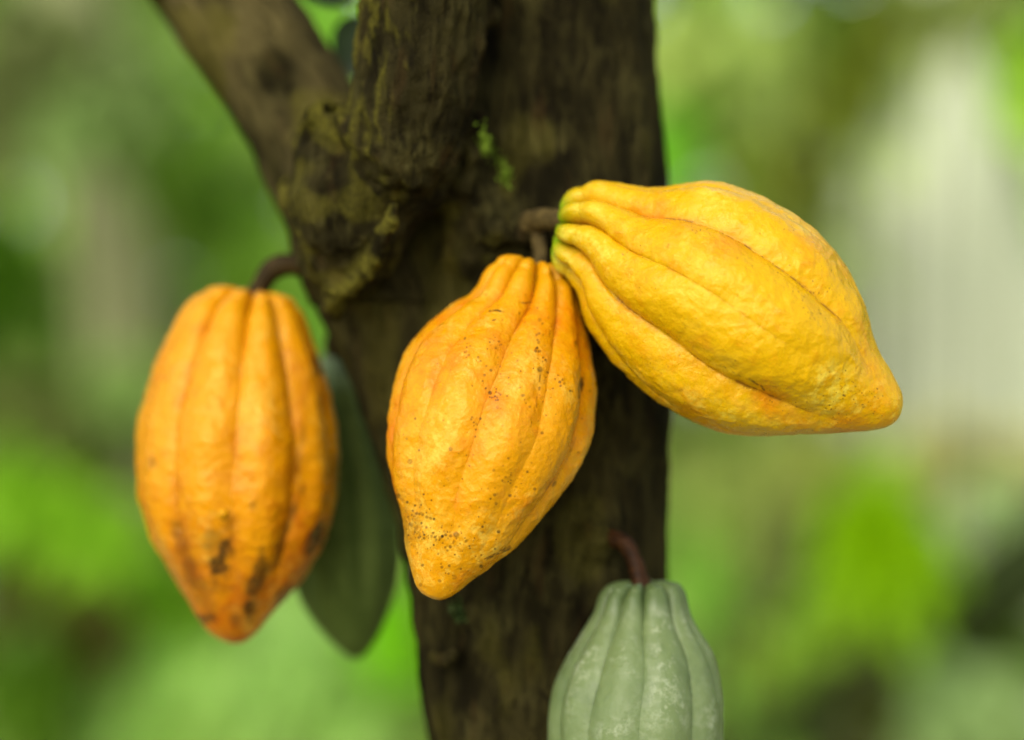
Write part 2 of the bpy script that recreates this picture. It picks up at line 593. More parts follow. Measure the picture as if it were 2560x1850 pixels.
def moss_patch(spots, label, mat, size=0.0016):
    """a tuft of short moss leaves growing on the bark"""
    V, F = [], []
    for px, py in spots:
        p, nrm = on_bark(px, py)
        for i in range(3):
            d = np.array(nrm) * 0.6 + RNG.normal(0, .5, 3); d /= np.linalg.norm(d)
            t = np.cross(d, RNG.normal(0, 1, 3)); t /= np.linalg.norm(t)
            q = p + RNG.normal(0, .0012, 3) - nrm * .0006
            L, W = size * RNG.uniform(1.2, 2.2), size * RNG.uniform(.6, 1.0)
            o = len(V)
            V += [q, q + d * L * .5 + t * W, q + d * L, q + d * L * .5 - t * W, q + d * L * .5 + np.cross(d, t) * W * .6]
            F += [(o, o + 1, o + 4), (o + 1, o + 2, o + 4), (o + 2, o + 3, o + 4), (o + 3, o, o + 4)]
    me = mesh_np("moss_patch", np.array(V) - TREE_BASE, F)
    o = link("moss_patch", me, mat, TREE)
    o['label'] = label
    return o


def scatter(cx, cy, rx, ry, n, ang=0):
    a = math.radians(ang)
    g = RNG.normal(0, .5, (n, 2)) * (rx, ry)
    return [(cx + x * math.cos(a) - y * math.sin(a), cy + x * math.sin(a) + y * math.cos(a)) for x, y in g]


moss_patch(scatter(1218, 362, 10, 46, 110, -14), "bright green moss fleck on the trunk beside the fork", M_MOSS, 0.0009)
moss_patch(scatter(1262, 430, 9, 36, 80, -16), "bright green moss fleck just below the larger fleck", M_MOSS, 0.0009)
moss_patch(scatter(1148, 1530, 14, 30, 20, -10), "small dull green moss fleck low on the trunk", plain_material("dull moss", (0.02, 0.036, 0.008), (0.035, 0.055, 0.01), 300), 0.0018)


# ------------------------------------------------------------------ the pods
def resample(pts, n):
    p = spline(pts, 30 * len(pts))
    d = np.concatenate([[0], np.cumsum(np.linalg.norm(np.diff(p, axis=0), axis=1))])
    t = np.linspace(0, d[-1], n)
    return np.stack([np.interp(t, d, p[:, i]) for i in range(p.shape[1])], 1)


def box_smooth(a, k):
    if k < 2: return a
    pad = np.concatenate([np.repeat(a[:1], k, 0), a, np.repeat(a[-1:], k, 0)])
    ker = np.hanning(2 * k + 1); ker /= ker.sum()
    if a.ndim == 1: return np.convolve(pad, ker, 'valid')
    return np.stack([np.convolve(pad[:, i], ker, 'valid') for i in range(a.shape[1])], 1)


def build_pod(name, label, mat, stalk_mat, one, two, y0, y1, phase, deep, shallow, ns=300, nt=300, cap=0.35, dip=0.5,
              lump=1.0, stalk=None, stalk_r=None, stains=None, tone=0.0, tone_f=None, crease=0.6, crease_seed=1, group=None, bulge_y=0.0, twist=0.0, flare=0.0, end_deep=0.24, flat=1.0):
    """one, two: the two outlines from stem to tip in photograph pixels (two is the side that counts as positive)"""
    nb = ns - 36
    A, B = resample(one, nb), resample(two, nb)
    C = (A + B) / 2
    E = (B - A) / 2
    W = np.linalg.norm(E, axis=1)
    D = E / np.maximum(W, 1e-3)[:, None]
    D = box_smooth(D, 10); D /= np.linalg.norm(D, axis=1)[:, None]
    C = np.concatenate([box_smooth(C, 6)[:-6], C[-6:]])
    ax0 = C[8] - C[0]; ax0 /= np.linalg.norm(ax0)
    # the shoulders round over into a dimple where the stalk enters
    capC, capW = [], []
    for t in np.linspace(0, 1, 36, endpoint=False):      # centre -> rim
        w = math.sin(t * PI / 2)
        out = cap * W[0] * math.sqrt(max(0, 1 - ((w - 0.5) / 0.5) ** 2)) if w > .5 else \
            W[0] * (cap - dip * ((0.5 - w) / .5) ** 1.5)
        capC.append(C[0] - ax0 * out); capW.append(w * W[0])
    C = np.vstack([capC, C]); W = np.concatenate([capW, W]); D = np.vstack([np.repeat(D[:1], 36, 0), D])
    n = len(W)
    W[-1] = 0.01
    seg = np.linalg.norm(np.diff(C, axis=0), axis=1)
    st = np.concatenate([[0], np.cumsum(np.abs(seg))]); st = (st - st[36]) / (st[-1] - st[36])
    st[:36] = 0.0
    yy = y0 + (y1 - y0) * np.clip(st, 0, 1) - bulge_y * np.sin(np.clip(st, 0, 1) * PI)
    th = np.linspace(0, 2 * PI, nt, endpoint=False) - PI
    th = th - 0.62 * np.sin(th)                      # finer mesh on the side that shows the marks
    ph = math.radians(phase)
    # wandering of the furrows
    fur = np.zeros((n, nt)); line = np.zeros((n, nt)); nd = np.full((n, nt), 9.0)
    s_ = np.clip(st, 0, 1)
    endf = np.exp(-s_ / 0.12)
    tipfade = 1 - smooth01(s_, 0.62, 0.97)
    for k in range(10):
        isdeep = k % 2 == 0
        c0 = (ph + k * 2 * PI / 10 + math.radians(RNG.uniform(-3, 3)) + math.radians(twist) * np.exp(-s_ / .35))[:, None]
        wob = 0.025 * np.sin(s_ * RNG.uniform(4, 8) + RNG.uniform(0, 6)) + 0.010 * np.sin(s_ * RNG.uniform(15, 30))
        dl = (th[None, :] - c0 - wob[:, None] + PI) % (2 * PI) - PI
        dep = (deep if isdeep else shallow) * tipfade * (1 - endf * 0.85)
        wid = 0.27 if isdeep else 0.22
        fur += dep[:, None] * (0.55 * np.exp(-(dl / wid) ** 2) + 0.45 * np.exp(-np.abs(dl) / 0.13))
        nd = np.minimum(nd, np.abs(dl))
        lw = (np.exp(-(dl / 0.013) ** 2)) * (smooth01(s_, 0.12, 0.2) * (1 - smooth01(s_, 0.62, 0.85)))[:, None]
        line = np.maximum(line, lw * (1.0 if isdeep else 0.25))
    val = 1 - np.sqrt(np.clip(1 - np.clip(1 - nd / 0.314, 0, 1) ** 2, 0, 1))   # round lobes meeting in sharp clefts
    fur += end_deep * endf[:, None] * val
    capfac = np.ones(n); capfac[:36] = np.clip(W[:36] / W[36], 0, 1)
    fur *= (0.25 + 0.75 * capfac)[:, None]
    sth, cth = np.sin(th)[None, :], np.cos(th)[None, :]
    R = W[:, None] * (1 - fur) / (1 - fur.min(axis=1, keepdims=True)) * (1 + flare * np.exp(-((s_ - .02) / .03) ** 2)[:, None] * (1 - val) * capfac[:, None])
    # metres
    kk = S * (DIST + yy) / DIST
    X = (C[:, 0:1] - FW / 2 + D[:, 0:1] * R * sth) * kk[:, None]
    Z = CAMZ + (FH / 2 - (C[:, 1:2] + D[:, 1:2] * R * sth)) * kk[:, None]
    Y = yy[:, None] - R * cth * kk[:, None] * flat
    # lobes reach further than the furrows at the stem end
    lobe = val * np.exp(-s_ / .045)[:, None] * smooth01(capfac, .1, .7)[:, None]
    X += ax0[0] * lobe * 0.30 * W[36] * S
    Z -= ax0[1] * lobe * 0.30 * W[36] * S
    V = np.stack([X, Y, Z], -1).reshape(-1, 3)
    i = np.arange(n - 1)[:, None]; j = np.arange(nt)[None, :]; jn = (j + 1) % nt
    F = np.stack([i * nt + j + 0 * i, i * nt + jn, (i + 1) * nt + jn, (i + 1) * nt + j], -1).reshape(-1, 4)
    me = mesh_np("tmp", V, F)
    N = np.empty(len(V) * 3, np.float32); me.vertices.foreach_get("normal", N); N = N.reshape(-1, 3)
    if np.mean(np.sum(N * (V - V.mean(0)), 1)) < 0:
        F = F[:, ::-1]; N = -N
    bpy.data.meshes.remove(me)
    smask = np.repeat(np.clip(capfac, 0, 1), nt)
    hl = fbm(V, 70, 2, 60 + crease_seed)
    hm = fbm(V, 170, 3, 70 + crease_seed)
    hr = np.abs(fbm(V, 150, 2, 80 + crease_seed)); hf = fbm(V, 430, 2, 84 + crease_seed)
    dsp = lump * (0.00055 * hl + 0.00034 * hm - 0.00036 * hr + 0.00011 * hf) * smask * np.repeat(1 - 0.55 * smooth01(s_, .8, 1.0), nt) * np.repeat(0.35 + 0.65 * smooth01(s_, 0.0, 0.2), nt)
    V = V + N * dsp[:, None]
    # photograph position of each vertex, to lay marks where the pod has them
    kz = S * (DIST + V[:, 1]) / DIST
    U = np.stack([V[:, 0] / kz + FW / 2, FH / 2 - (V[:, 2] - CAMZ) / kz], 1)
    front = (N[:, 1] < 0.15)
    stain = np.zeros(len(V))
    for mk in (stains or []):
        kind = mk[0]
        if kind == 'dot':
            _, x, y_, r, a = mk
            d = np.hypot(U[:, 0] - x, U[:, 1] - y_)
            stain = np.maximum(stain, front * a * (1 - smooth01(d, r * 0.55, r * 1.25)))
        elif kind == 'line':
            _, pts, r, a = mk
            pts = np.array(pts, float)
            d = np.full(len(V), 1e9)
            for p, q in zip(pts[:-1], pts[1:]):
                ba = q - p
                t = np.clip(((U - p) @ ba) / (ba @ ba), 0, 1)
                d = np.minimum(d, np.hypot(U[:, 0] - p[0] - t * ba[0], U[:, 1] - p[1] - t * ba[1]))
            brk = smooth01(vnoise(V, 900, 5), -0.5, 0.1)
            stain = np.maximum(stain, front * a * (1 - smooth01(d, r * 0.5, r * 1.5)) * (0.35 + 0.65 * brk))
        elif kind == 'blot':
            _, x, y_, rx, ry, ang, a = mk
            ca, sa = math.cos(math.radians(ang)), math.sin(math.radians(ang))
            dx, dy = U[:, 0] - x, U[:, 1] - y_
            d = np.hypot((dx * ca + dy * sa) / rx, (-dx * sa + dy * ca) / ry)
            d = d + 0.55 * fbm(V, 260, 3, int(x) % 97)
            stain = np.maximum(stain, front * min(1, a * 1.15) * (1 - smooth01(d, 0.5, 1.35)))
    lb = smooth01(vnoise(V, (260, 260, 260), 9 + crease_seed) + 0.6 * vnoise(V, 900, 3), -0.1, 0.5)
    cr = line.reshape(-1) * crease * (0.25 + 0.75 * lb)
    base = np.array(P(*(C[0]), y0))
    root = empty(name, base)
    tag(root, label, "cacao pod", group)
    me = mesh_np("husk", V - base, F)
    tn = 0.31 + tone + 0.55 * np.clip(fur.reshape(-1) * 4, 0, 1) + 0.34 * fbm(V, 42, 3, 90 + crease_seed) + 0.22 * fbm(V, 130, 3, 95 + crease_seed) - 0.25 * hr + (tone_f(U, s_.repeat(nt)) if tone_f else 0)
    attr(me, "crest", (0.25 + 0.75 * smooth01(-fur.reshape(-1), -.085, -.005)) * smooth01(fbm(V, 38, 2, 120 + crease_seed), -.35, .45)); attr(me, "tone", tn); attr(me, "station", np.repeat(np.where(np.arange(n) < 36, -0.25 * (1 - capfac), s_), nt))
    attr(me, "crease", np.clip(cr, 0, 1)); attr(me, "stain", np.clip(stain, 0, 1))
    link("husk", me, mat, root)
    if stalk is not None:
        sp = spline([[*P(x, y_, yd), r * S] for x, y_, yd, r in stalk], 26)
        sm = tube_mesh("stalk", sp[:, :3] - base, sp[:, 3], 24, 0.22, 3)
        link("stalk", sm, stalk_mat, root)
    return root


def z2n(pts, sc, ox, oy):
    return [(x / sc + ox, y / sc + oy) for x, y in pts]


STALK_BROWN = plain_material("brown stalk", (0.024, 0.016, 0.004), (0.090, 0.062, 0.017), 240, 0.75, 0.6, 0.001)
STALK_RED = plain_material("red brown stalk", (0.010, 0.0035, 0.0006), (0.038, 0.0135, 0.002), 240, 0.6, 0.5, 0.0008)
STALK_DARK = plain_material("dark stalk", (0.010, 0.006, 0.0012), (0.044, 0.026, 0.005), 180, 0.7, 0.5, 0.001)

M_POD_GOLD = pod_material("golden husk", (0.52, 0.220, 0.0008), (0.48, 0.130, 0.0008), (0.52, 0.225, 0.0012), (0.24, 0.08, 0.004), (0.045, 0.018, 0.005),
                          bloom_or_glint=((0.62, 0.40, 0.05), 0.75))
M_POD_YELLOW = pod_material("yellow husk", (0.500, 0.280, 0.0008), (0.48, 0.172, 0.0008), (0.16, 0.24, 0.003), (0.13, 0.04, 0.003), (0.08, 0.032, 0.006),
                            bloom_or_glint=((0.61, 0.46, 0.05), 0.8), tip_len=(-0.10, 0.022))
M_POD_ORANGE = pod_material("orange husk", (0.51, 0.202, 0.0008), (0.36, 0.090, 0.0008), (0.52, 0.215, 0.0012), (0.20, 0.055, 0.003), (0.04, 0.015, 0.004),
                            bloom_or_glint=((0.60, 0.37, 0.045), 0.6))
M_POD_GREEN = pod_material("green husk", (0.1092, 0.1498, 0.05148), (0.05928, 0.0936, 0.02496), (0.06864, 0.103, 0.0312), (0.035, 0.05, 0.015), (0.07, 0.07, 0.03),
                           rough=0.5, bump=0.7, sheen=(1, 1, .9, 1), bloom_or_glint=((0.27, 0.305, 0.185), 0.85), sss=0.08)
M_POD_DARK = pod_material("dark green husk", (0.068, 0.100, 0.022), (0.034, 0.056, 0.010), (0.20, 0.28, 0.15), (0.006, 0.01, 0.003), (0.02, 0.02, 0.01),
                          rough=0.6, bump=0.6, sss=0.0, tip_len=(0.0, 0.13), spec=.15)  # pale stem end: the highlight on its top is painted in

# ---- the middle pod
Z2 = (1.725, 900, 600)
one = z2n([(588, 92), (560, 112), (528, 152), (498, 197), (458, 237), (390, 275), (330, 320), (270, 370), (220, 430), (180, 500), (150, 570), (131, 640),
           (119, 720), (108, 800), (104, 880), (110, 960), (125, 1040), (148, 1110), (167, 1165), (179, 1230), (191, 1300), (205, 1370), (220, 1430),
           (240, 1485), (272, 1527), (312, 1549), (345, 1555)], *Z2)
two = z2n([(902, 170), (926, 205), (942, 255), (956, 310), (976, 385), (992, 470), (1010, 550), (1018, 640), (1017, 720), (1009, 800), (994, 880), (965, 950), (930, 1010),
           (890, 1070), (850, 1128), (800, 1190), (750, 1246), (700, 1300), (655, 1345), (608, 1377), (558, 1412), (500, 1452), (452, 1492), (410, 1530), (378, 1548), (345, 1555)], *Z2)
marks = []
r2 = np.random.default_rng(21)
def zdot(x, y, r, a): marks.append(('dot', x / 1.725 + 900, y / 1.725 + 600, r * float(np.exp(r2.normal(0.05, .38))), a * r2.uniform(.75, 1.1)))
def cluster(cx, cy, sx, sy, n, a0=.5, a1=1.0, r0=1.6, r1=3.0):
    for _ in range(n):
        zdot(cx + r2.normal(0, sx), cy + r2.normal(0, sy), r2.uniform(r0, r1), r2.uniform(a0, a1))
cluster(240, 1190, 45, 55, 34); cluster(330, 1270, 75, 35, 52); cluster(230, 1265, 28, 35, 22); cluster(420, 1320, 90, 55, 30)
cluster(370, 1420, 90, 45, 20, .4, .9); cluster(540, 1210, 90, 90, 22, .4, .9); cluster(660, 1040, 55, 40, 20, .4, .9)
cluster(580, 680, 18, 18, 15); cluster(490, 800, 40, 40, 14, .4, .9); cluster(460, 450, 8, 30, 10); cluster(515, 515, 8, 8, 5, .5, .8)
cluster(580, 455, 22, 22, 14); cluster(765, 430, 10, 45, 20); cluster(790, 560, 14, 110, 24, .4, .9); cluster(560, 720, 260, 260, 60, .35, .9, 1.4, 2.4)
cluster(840, 640, 60, 40, 22, .4, .9); cluster(700, 300, 120, 100, 16, .3, .8); cluster(310, 870, 90, 120, 14, .4, .9); cluster(620, 590, 60, 60, 16, .4, .9)
for pts, r, a in (([(560, 306), (590, 303), (618, 310)], 2.6, .95), ([(693, 270), (715, 272), (735, 268)], 2.0, .8), ([(572, 348), (584, 342)], 2.4, .8),
                  ([(955, 600), (950, 640)], 5.5, .95), ([(947, 650), (944, 700)], 3, .7), ([(778, 575), (774, 610)], 1.8, .8), ([(740, 785), (737, 805)], 1.6, .7),
                  ([(765, 660), (760, 700), (762, 720)], 1.5, .5), ([(540, 1378), (590, 1352), (650, 1330)], 3.2, .95), ([(600, 1345), (645, 1322)], 3, .8),
                  ([(930, 850), (900, 930), (850, 1020), (800, 1075)], 2.6, .45)):
    marks.append(('line', [(x / 1.725 + 900, y / 1.725 + 600) for x, y in pts], r, a))
marks += [('blot', 955 / 1.725 + 900, 622 / 1.725 + 600, 7, 17, 10, .95), ('blot', 702 / 1.725 + 900, 670 / 1.725 + 600, 7, 5, 0, .55),
          ('blot', 210 / 1.725 + 900, 1235 / 1.725 + 600, 30, 40, 0, .22), ('blot', 840 / 1.725 + 900, 1050 / 1.725 + 600, 4, 8, 30, .6)]
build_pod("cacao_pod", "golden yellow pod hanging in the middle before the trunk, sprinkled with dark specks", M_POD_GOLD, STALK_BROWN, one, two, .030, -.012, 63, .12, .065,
          ns=600, nt=520, twist=14, flare=.04, cap=.30, lump=1.0, stalk=[(1322, 555, .046, 30), (1343, 585, .046, 21), (1350, 630, .042, 18), (1350, 690, .036, 19)], stains=marks, crease=.22, crease_seed=1,
          tone=.02, end_deep=.38, group="yellow cacao pods")

# ---- the right pod
Z3 = (2.342, 1340, 420)
two = z2n([(262, 118), (300, 104), (340, 92), (400, 82), (480, 79), (560, 92), (650, 103), (740, 103), (850, 88), (940, 76), (1020, 76), (1120, 92), (1230, 128),
           (1310, 158), (1390, 205), (1480, 255), (1560, 310), (1640, 370), (1720, 450), (1790, 550), (1850, 640), (1900, 735), (1932, 830), (1960, 940), (1985, 1025), (2030, 1110), (2082, 1200),
           (2130, 1285), (2148, 1350), (2143, 1415), (2120, 1468), (2085, 1502)], *Z3)
one = z2n([(168, 618), (205, 660), (240, 735), (262, 840), (298, 930), (338, 1000), (390, 1075), (450, 1145), (520, 1215), (600, 1290), (690, 1365), (780, 1425), (880, 1480),
           (1000, 1530), (1120, 1560), (1260, 1572), (1400, 1572), (1550, 1565), (1700, 1560), (1850, 1550), (1950, 1540), (2030, 1525), (2085, 1502)], *Z3)
marks = []
r3 = np.random.default_rng(5)
for _ in range(120):
    x, y = r3.uniform(500, 2100), r3.uniform(250, 1540)
    marks.append(('dot', x / 2.342 + 1340, y / 2.342 + 420, r3.uniform(1.1, 2.0), r3.uniform(.4, .95)))
for cx, cy, sx, sy, n in ((1850, 1290, 90, 60, 26), (1700, 1400, 160, 50, 24), (1620, 870, 30, 25, 14), (1680, 720, 60, 60, 12), (1560, 740, 20, 20, 6), (940, 370, 20, 12, 8)):
    for _ in range(n):
        marks.append(('dot', r3.normal(cx, sx) / 2.342 + 1340, r3.normal(cy, sy) / 2.342 + 420, r3.uniform(1.2, 2.2), r3.uniform(.5, 1)))
for pts, r, a in (([(1250, 1235), (1280, 1255), (1300, 1268)], 2.4, .95), ([(1318, 1275), (1335, 1300)], 2.4, .95), ([(1150, 1195), (1165, 1205)], 1.8, .8), ([(1185, 1213), (1200, 1222)], 1.6, .6),
                  ([(768, 462), (780, 448)], 2.2, .9), ([(1912, 1390), (1918, 1396)], 3.5, .9), ([(1800, 1330), (1808, 1336)], 2.5, .9)):
    marks.append(('line', [(x / 2.342 + 1340, y / 2.342 + 420) for x, y in pts], r, a))
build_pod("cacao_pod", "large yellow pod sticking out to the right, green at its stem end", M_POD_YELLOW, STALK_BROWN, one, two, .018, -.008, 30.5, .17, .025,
          ns=600, nt=520, twist=14, flare=.09, cap=.42, lump=1.0, stalk=[(1322, 562, .048, 32), (1365, 548, .036, 27), (1400, 546, .030, 27), (1450, 560, .026, 34)], stains=marks, crease=.9, crease_seed=2,
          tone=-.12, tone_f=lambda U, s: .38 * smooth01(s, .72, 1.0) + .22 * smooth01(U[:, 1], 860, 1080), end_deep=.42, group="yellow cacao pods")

# ---- the left pod
Z1 = (1.561, 300, 600)
one = z2n([(330, 203), (300, 212), (270, 237), (240, 270), (190, 360), (150, 440), (120, 520), (92, 600), (72, 670), (61, 750), (56, 850), (60, 940), (75, 1030), (98, 1110), (130, 1190), (178, 1270), (220, 1335),
           (268, 1410), (308, 1480), (350, 1532), (400, 1562), (440, 1575), (455, 1576)], *Z1)
two = z2n([(690, 258), (712, 280), (740, 340), (770, 420), (800, 510), (825, 600), (841, 700), (854, 790), (858, 860), (851, 950), (840, 1030), (820, 1110), (800, 1170), (770, 1232), (730, 1300), (680, 1370), (620, 1435),
           (560, 1502), (520, 1547), (485, 1570), (455, 1576)], *Z1)
def z1(x, y): return (x / 1.561 + 300, y / 1.561 + 600)
marks = [('blot', *z1(395, 1240), 22, 62, 15, 0.92), ('blot', *z1(365, 1180), 30, 36, -20, 0.40), ('blot', *z1(505, 1430), 16, 34, 0, 1.00), ('blot', *z1(530, 1340), 19, 72, 20, 0.86), ('blot', *z1(545, 1265), 14, 48, 15, 0.69),
         ('blot', *z1(765, 1165), 18, 43, 25, 0.98), ('blot', *z1(335, 1480), 27, 17, 0, 0.80), ('blot', *z1(450, 1480), 16, 17, 0, 0.52), ('blot', *z1(235, 1160), 16, 54, -15, 0.52), ('blot', *z1(270, 1280), 16, 72, -22, 0.52),
         ('blot', *z1(135, 870), 14, 19, 0, 0.46), ('blot', *z1(520, 1030), 11, 14, 0, 0.40), ('blot', *z1(770, 480), 11, 24, -20, 0.86), ('blot', *z1(845, 900), 12, 72, 0, 0.63), ('blot', *z1(640, 1385), 32, 19, -40, 0.57),
         ('blot', *z1(700, 860), 11, 72, 5, 0.40), ('blot', *z1(640, 1150), 11, 108, 20, 0.63), ('blot', *z1(560, 1320), 11, 72, 28, 0.57), ('blot', *z1(310, 1350), 22, 72, -25, 0.34)]
r1 = np.random.default_rng(8)
for _ in range(40):
    marks.append(('dot', *z1(r1.normal(440, 140), r1.normal(1300, 120)), r1.uniform(2, 4), r1.uniform(.2, .6)))
pod1 = build_pod("cacao_pod", "blurred orange yellow pod hanging left of the trunk with brown blotches low down", M_POD_ORANGE, STALK_DARK, one, two, .098, .080, 41, .13, .09,
          ns=300, nt=300, cap=.22, lump=1.1, stalk=[(800, 690, .098, 36), (742, 662, .098, 33), (685, 672, .098, 31), (652, 712, .099, 28), (640, 750, .100, 36)], stains=marks, crease=.5, crease_seed=3,
          tone=.0, tone_f=lambda U, s: 0.75 * smooth01(s, .45, 1.0) - .15, end_deep=.32, group="yellow cacao pods")
# small raised wart on the left pod
wc = P(*z1(402, 1068), .039)
wart = mesh_np("wart", *(lambda t: (t[0] + wc - np.array(pod1.location), t[1]))((lambda n, m: (
    np.array([[.0026 * math.sin(a) * math.cos(b), -.0034 * math.cos(a), .0026 * math.sin(a) * math.sin(b)] for a in np.linspace(.02, 2.6, n) for b in np.linspace(0, 2 * PI, m, endpoint=False)]),
    [(i * m + j, i * m + (j + 1) % m, (i + 1) * m + (j + 1) % m, (i + 1) * m + j) for i in range(n - 1) for j in range(m)]))(8, 14)))
link("wart", wart, plain_material("wart skin", (0.47, 0.20, 0.002), (0.48, 0.22, 0.003), 200, .35), pod1)

# ---- the green pod
Z4 = (2.981, 1340, 1300)
one = z2n([(512, 505), (475, 545), (450, 605), (428, 680), (380, 762), (330, 850), (280, 930), (222, 1030), (180, 1120), (140, 1210), (111, 1300), (95, 1400), (86, 1500), (88, 1640), (105, 1800), (150, 1980), (230, 2170),
           (340, 2370), (470, 2560), (600, 2700), (690, 2760), (745, 2775)], *Z4)
two = z2n([(1092, 498), (1116, 540), (1130, 590), (1143, 655), (1172, 742), (1222, 825), (1280, 912), (1330, 1010), (1362, 1110), (1386, 1220), (1400, 1320), (1406, 1450), (1405, 1640), (1390, 1800), (1345, 1980), (1265, 2170),
           (1155, 2370), (1020, 2560), (890, 2700), (800, 2760), (745, 2775)], *Z4)
build_pod("cacao_pod", "pale green unripe pod at the bottom right with a whitish wax film", M_POD_GREEN, STALK_RED, one, two, .034, .020, -35, .10, .09,
          ns=360, nt=360, cap=.17, lump=.45, stalk=[(1490, 1352, .056, 34), (1532, 1345, .047, 25), (1568, 1362, .042, 22), (1588, 1405, .040, 22), (1600, 1448, .038, 24), (1603, 1485, .037, 36)],
          crease=.55, crease_seed=4, tone=-.05, end_deep=.28)

# ---- the dark pod behind
one = [(806, 884), (775, 960), (745, 1070), (725, 1180), (715, 1300), (722, 1400), (741, 1484), (785, 1556), (835, 1612), (868, 1640), (888, 1646)]
two = [(852, 880), (895, 945), (945, 1060), (985, 1180), (1005, 1300), (1008, 1400), (993, 1480), (962, 1556), (932, 1612), (908, 1640), (888, 1646)]
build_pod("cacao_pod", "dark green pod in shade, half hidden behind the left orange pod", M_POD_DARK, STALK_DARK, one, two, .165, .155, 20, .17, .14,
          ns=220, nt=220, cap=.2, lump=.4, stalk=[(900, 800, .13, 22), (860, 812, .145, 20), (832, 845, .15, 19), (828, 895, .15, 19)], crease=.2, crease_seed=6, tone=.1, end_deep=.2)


# ------------------------------------------------------------------ background: ground, trees and undergrowth
def ground():
    n = 60
    r = np.concatenate([[0], np.geomspace(.5, 300, 40)])
    a = np.linspace(0, 2 * PI, 64, endpoint=False)
    V = [[0, 0, 0]]
    for q in r[1:]:
        for t in a:
            x, y = q * math.cos(t), q * math.sin(t)
            V.append([x, y, 0.0])
    V = np.array(V, float)
    V[:, 2] = 0.06 * fbm(V, .8, 2, 4) * smooth01(np.hypot(V[:, 0], V[:, 1]), .8, 3)
    F = [(0, 1 + j, 1 + (j + 1) % 64, 1 + (j + 1) % 64) for j in range(64)]
    fs = [[0, 1 + j, 1 + (j + 1) % 64] for j in range(64)]
    for i in range(len(r) - 2):
        for j in range(64):
            k = (j + 1) % 64
            fs.append([1 + i * 64 + j, 1 + (i + 1) * 64 + j, 1 + (i + 1) * 64 + k, 1 + i * 64 + k])
    me = bpy.data.meshes.new("ground")
    me.from_pydata(V.tolist(), [], fs)
    me.polygons.foreach_set("use_smooth", np.ones(len(fs), bool))
    k = NT("grassy earth")
    v = k.coord()
    c = k.mix(k.rng(k.noise(v, 1.6, 4), .4, .6), (0.30, 0.265, 0.115), (0.26, 0.28, 0.10))
    c = k.mix(k.rng(k.noise(v, 30, 4), .4, .7, 0, .6), c, (0.35, 0.33, 0.15))
    k.l(c, k.b.inputs["Base Color"]); k.b.inputs["Roughness"].default_value = .9
    k.l(k.bump(k.noise(v, 40, 5), .6, .02), k.b.inputs["Normal"])
    tag(link("ground", me, k.m), kind="structure")


ground()


def leaf_fan(V, F, p, d, L, W, droop, fold=.25, roll=0.0, n=4):
    """one leaf from p along d, bent down by droop; two strips folded at the midrib"""
    d = d / np.linalg.norm(d)
    up = np.array([0, 0, 1.0])
    side = np.cross(d, up)
    if np.linalg.norm(side) < .1: side = np.array([1.0, 0, 0])
    side /= np.linalg.norm(side)
    nrm = np.cross(side, d)
    c, s = math.cos(roll), math.sin(roll)
    side, nrm = side * c + nrm * s, nrm * c - side * s
    o = len(V)
    for i in range(n + 1):
        t = i / n
        ctr = p + d * L * t - up * droop * L * t * t
        w = W * (math.sin(PI * min(1, .06 + .94 * t) ** .8)) * .5 + .002
        if i == n: w = .001
        V += [ctr + side * w + nrm * fold * w, ctr, ctr - side * w + nrm * fold * w]
    for i in range(n):
        a = o + i * 3
        F += [(a, a + 1, a + 4, a + 3), (a + 1, a + 2, a + 5, a + 4)]


def clump_mesh(clumps, n_leaf, L, rng):
    """leaves spread through ellipsoid clumps; clumps rows (x,y,z,rx,ry,rz)"""
    V, F = [], []
    for c in clumps:
        c = np.array(c)
        for _ in range(n_leaf):
            g = rng.normal(0, 1, 3); g /= np.linalg.norm(g)
            rr = rng.uniform(.25, 1) ** .6
            p = c[:3] + g * c[3:] * rr
            d = g * .45 + rng.normal(0, .45, 3) + np.array([0, -.75, -.35])
            l = L * rng.uniform(.65, 1.25)
            leaf_fan(V, F, p - d / np.linalg.norm(d) * l * .5, d, l, l * rng.uniform(.42, .62), rng.uniform(.1, .5), roll=rng.normal(0, .35))
    return np.array(V), F


def shrub(name, label, cat, clumps, rgb, y, L=.12, n=46, trans=.45, stem=True, var=.25, stem_rgb=(0.06, 0.045, 0.02), group="plants blurred behind the cacao tree"):
    """clumps rows: view (x, y, rx, ry) on the 2268 wide photograph at depth y"""
    rng = np.random.default_rng(zlib.crc32(label.encode()))
    k = WIDTH / 2268 * (DIST + y) / DIST
    cl = []
    for x, yy, rx, ry in clumps:
        q = Q(x, yy, y + rng.uniform(-.08, .08))
        cl.append([*q, rx * k, min(rx, ry) * k * .8, ry * k])
    cl = np.array(cl)
    foot = np.array([cl[:, 0].mean() + rng.uniform(-.06, .06), cl[:, 1].mean() + .08, 0.0])
    root = empty(name, foot)
    tag(root, label, cat, group)
    V, F = clump_mesh(cl, n, L, rng)
    link("foliage", mesh_np("foliage", V - foot, F), leaf_material(label[:40], rgb, var, trans), root)
    if stem:
        for c in cl:
            top = c[:3] + np.array([0, .02, 0])
            mid = foot * .45 + top * .55 + np.array([rng.uniform(-.03, .03), .03, 0])
            pts = spline([foot - [0, 0, .02], mid, top], 10)
            link("stem", tube_mesh("stem", pts - foot, np.linspace(.008, .003, 10), 8, .1, 2),
                 BG_STEM, root)
    return root


